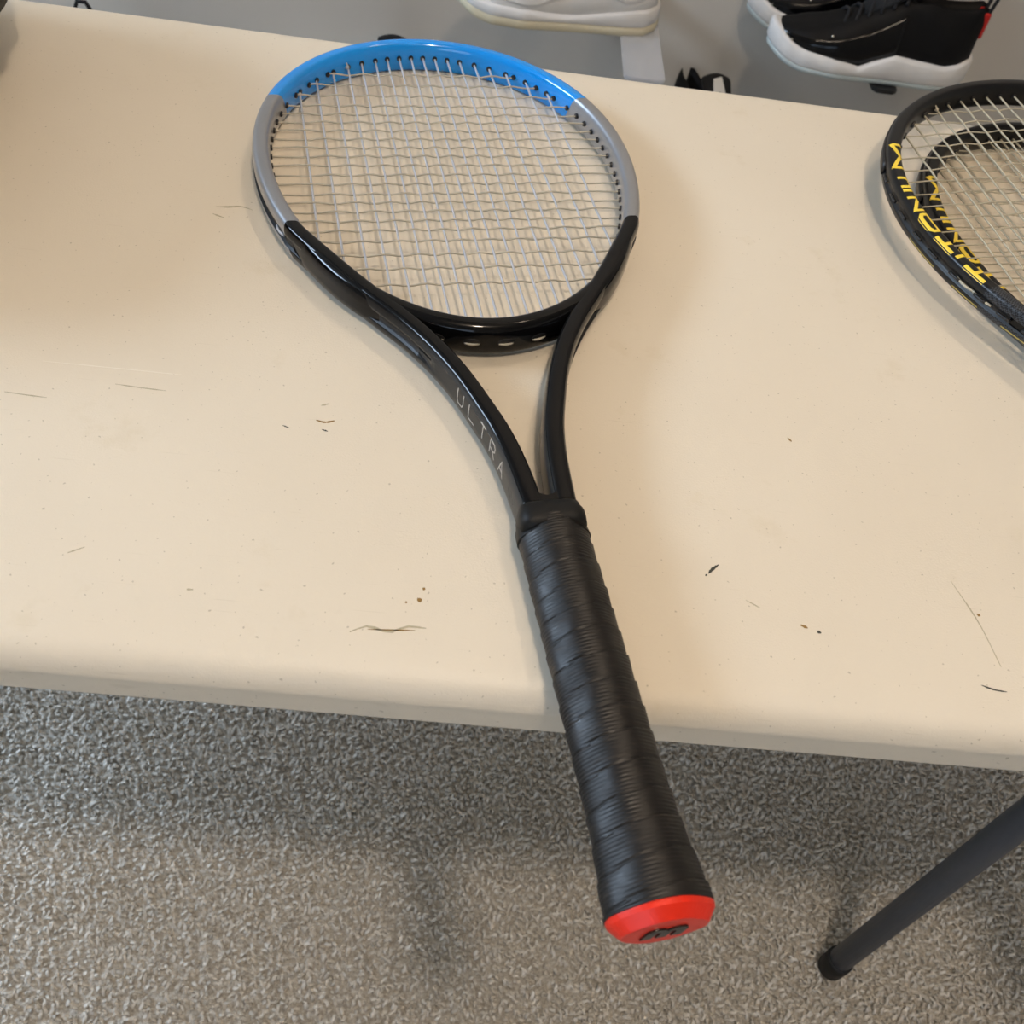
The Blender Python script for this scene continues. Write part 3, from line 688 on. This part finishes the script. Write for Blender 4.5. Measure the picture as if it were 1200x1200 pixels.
    for u, z, w_ in T:
        if not isinstance(loop, bool): z *= .74
        for k in range(7):
            c = -1+2*k/6; V.append((-L/2+u*L, c*w_, z-.006*c*c)); 
        for k in range(6, -1, -1):
            c = -1+2*k/6; V.append((-L/2+u*L+.008, c*w_, z-.006*c*c-.002))
    F = grid_faces(len(T), 14); F += [tuple(range(14)), tuple((len(T)-1)*14+j for j in range(14))[::-1]]
    fixn(mesh('tongue', V, F, tongue or (MT['white_leather'] if white else MT['black_mesh']), root))
    for k in range(6):
        u = .33+.052*k; x = -L/2+u*L; z = ht(u)+.004
        tube_obj('lace', [(x-.004, -.024, z-.012), (x, -.012, z-.001), (x+.003, 0, z+.002), (x, .012, z-.001), (x-.004, .024, z-.012)], .0026, MT['white_lace'] if white else MT['lace'], root, 8)
    if not white:
        for u, s in ((.055, .16), (.085, .13), (.27, .40)):
            p = Vector(surf(u, s, 1, .0026)); bm = bmesh.new(); bmesh.ops.create_uvsphere(bm, u_segments=10, v_segments=6, radius=.0022)
            for v in bm.verts: v.co = v.co+p
            bmobj('eyelet', bm, MT['metal'], root, True)
    if loop:
        lz = loop if loop is not True else 0
        V_ = [(L/2-.004, -.009, .100), (L/2-.001, -.010, .125+lz*.6), (L/2+.002, -.010, .142+lz), (L/2+.003, 0, .151+lz), (L/2+.002, .010, .142+lz), (L/2-.001, .010, .125+lz*.6), (L/2-.004, .009, .100)]
        tube_obj('heel_loop', [tuple(p) for p in catmull(V_, 24)], .0028, MT['white_leather'] if white else MT['black_mesh'], root, 8)
    if not white and tab: box('heel_tab', (L/2-.012, -.014, .075), (L/2+.001, .014, .112), MT['red_tab'], root, .003)
SZ = -.285
sw = tagp(empty('sneaker', (.100, 1.310, SZ+.009), (0, 0, math.radians(3))), 'white leather sneaker with a ribbed yellowed sole on the wall above the blue racket tip', 'sneaker'); sneaker(sw, 'white')
sb = tagp(empty('sneaker', (.577, 1.298, SZ), (0, 0, math.radians(-4))), 'front black sneaker with a thick white wavy midsole, right of the white sneaker', 'sneaker'); sneaker(sb, 'black')
def copy_tree(o, parent=None):
    c = o.copy(); C.objects.link(c); c.parent = parent
    for ch in list(o.children): copy_tree(ch, c)
    return c
sc2 = copy_tree(sb); sc2.location = (.560, 1.419, SZ); sc2.rotation_euler = (0, 0, 0); sc2['label'] = 'rear black sneaker of the pair, its white toe showing left behind the front one'
# wall shelves that carry them
def rounded_plate(name, lo, hi, r, mat, parent=None):
    bm = bmesh.new(); P = []
    for cx, cy, a0 in ((hi[0]-r, lo[1]+r, -PI/2), (hi[0]-r, hi[1]-.001, 0), (lo[0]+r, hi[1]-.001, PI/2), (lo[0]+r, lo[1]+r, PI)):
        rr = r if cy < hi[1]-.01 else .001
        ccx = cx if rr == r else (hi[0]-.001 if cx > (lo[0]+hi[0])/2 else lo[0]+.001)
        for k in range(7): a = a0+PI/2*k/6; P.append((ccx+rr*math.cos(a), cy+rr*math.sin(a)))
    f = bm.faces.new([bm.verts.new((x, y, lo[2])) for x, y in P]); g = bmesh.ops.extrude_face_region(bm, geom=[f])
    for v in g['geom']:
        if isinstance(v, bmesh.types.BMVert): v.co.z = hi[2]
    bmesh.ops.remove_doubles(bm, verts=bm.verts, dist=1e-5)
    bmesh.ops.bevel(bm, geom=[e for e in bm.edges if abs(e.verts[0].co.z-e.verts[1].co.z) < 1e-6], offset=.0012, segments=2, affect='EDGES')
    return bmobj(name, bm, mat, parent, False)
def wall_shelf(x0, x1, yf, z, mat, label):
    e = tagp(empty('wall_shelf', ((x0+x1)/2, YB, z)), label, 'shelf'); hx = (x1-x0)/2
    rounded_plate('shelf_plate', (-hx, yf-YB, -.006), (hx, -.0005, 0), .012, mat, e)
    b = box('back_plate', (-hx, -.006, -.060), (hx, -.0002, .0), mat, e, .001)
    return e
wall_shelf(.198, .258, 1.150, SZ+.0105, MT['acrylic'], 'clear acrylic shelf with rounded corners under the heel of the white sneaker')
wall_shelf(.05, .11, 1.30, SZ+.0105, MT['plastic_black'], 'black wall shelf hidden under the middle of the white sneaker')
wall_shelf(.585, .625, 1.236, SZ-.0005, MT['plastic_black'], 'narrow black wall shelf under the pair of black sneakers')
# lower row: only the tops rise above the far edge of the table
lower = [((-.553, 1.306, -.500), PI/2*-1, .078, None, 'black shoe whose pull loop peeks over the far table edge near the top left corner'),
         ((-.138, 1.315, -.470), PI/2*-1, False, None, 'black shoe whose rounded heel peeks over the blue racket tip'),
         ((.392, 1.31, -.507), PI/2+.35, False, None, 'black shoe with a white tongue patch peeking over the table edge between the sneakers')]
for i, (loc, rz, lp, tg, lab) in enumerate(lower):
    e = tagp(empty('sneaker', loc, (0, 0, rz)), lab, 'sneaker', 'shoes on the lower wall shelves'); sneaker(e, 'black', loop=lp, tongue=tg, tab=False)
    if i == 2:
        V = []
        for dx in (0, -.0025):
            for yy, zz in ((-.013, .128), (.012, .128), (.009, .153), (-.006, .155)): V.append((-.15+.3*(.58+.06*(zz-.13)/.022)+dx-.001, yy, zz-.001))
        fixn(mesh('tongue_patch', V, [(0, 1, 2, 3), (7, 6, 5, 4), (0, 4, 5, 1), (1, 5, 6, 2), (2, 6, 7, 3), (3, 7, 4, 0)], MT['white_leather'], e, smooth=False))
    wall_shelf(loc[0]-.03, loc[0]+.03, 1.25, loc[2]-.0005, MT['plastic_black'], ['black wall shelf below the shoe near the top left corner, behind the table', 'black wall shelf below the shoe behind the blue racket tip', 'black wall shelf below the shoe behind the table edge at the right'][i])

# ------------------------------------------------------------ bag at the left end of the table
bag = tagp(empty('duffel_bag', (-.552, .385, 0)), 'dark grey rounded bag, only its edge showing at the upper left of the table', 'bag')
V = []; ns, K = 40, 48; bx, by, bz = .225, .185, .07
for i in range(ns+1):
    a = -PI/2+PI*i/ns; cy = math.copysign(abs(math.sin(a))**.6, math.sin(a)); rr = max(.02, math.cos(a)**.45) if 0 < i < ns else .02
    for j in range(K):
        ph = 2*PI*j/K; cx = math.copysign(abs(math.cos(ph))**.75, math.cos(ph)); cz = math.copysign(abs(math.sin(ph))**.75, math.sin(ph))
        V.append((bx*rr*cx*(1+.012*math.sin(9*cy*3+ph*2)), by*cy, bz+bz*rr*cz*(1 if cz > 0 else .995)))
F = grid_faces(ns+1, K); F += [tuple(range(K)), tuple(ns*K+j for j in range(K))[::-1]]
fixn(mesh('body', V, F, MT['bag'], bag))
tube_obj('zipper', [(0, y, bz*2*(max(.02, (1-abs(y/by)**(1/.6*2))))**.225-.001) for y in np.linspace(-.13, .13, 14)], .004, MT['bag_trim'], bag, 8)
for sx in (-1, 1):
    tube_obj('handle', [(sx*.10, -.10, .128), (sx*.12, -.07, .148), (sx*.13, 0, .152), (sx*.12, .07, .148), (sx*.10, .10, .128)], .009, MT['bag_trim'], bag, 10)
# ceiling lamp fittings (out of frame) that hold the warm bulbs
for x, y, lab in ((.50, .80, 'warm ceiling lamp above the far side of the table, outside the picture'), (.20, -.47, 'warm ceiling lamp above the photographer, outside the picture')):
    lamp = tagp(empty('ceiling_lamp', (x, y, CZ)), lab, 'lamp')
    tube_obj('canopy', [(0, 0, -.0005), (0, 0, -.012), (0, 0, -.022)], [.06, .06, .02], MT['white_trim'], lamp, 32)
bpy.context.view_layer.update()
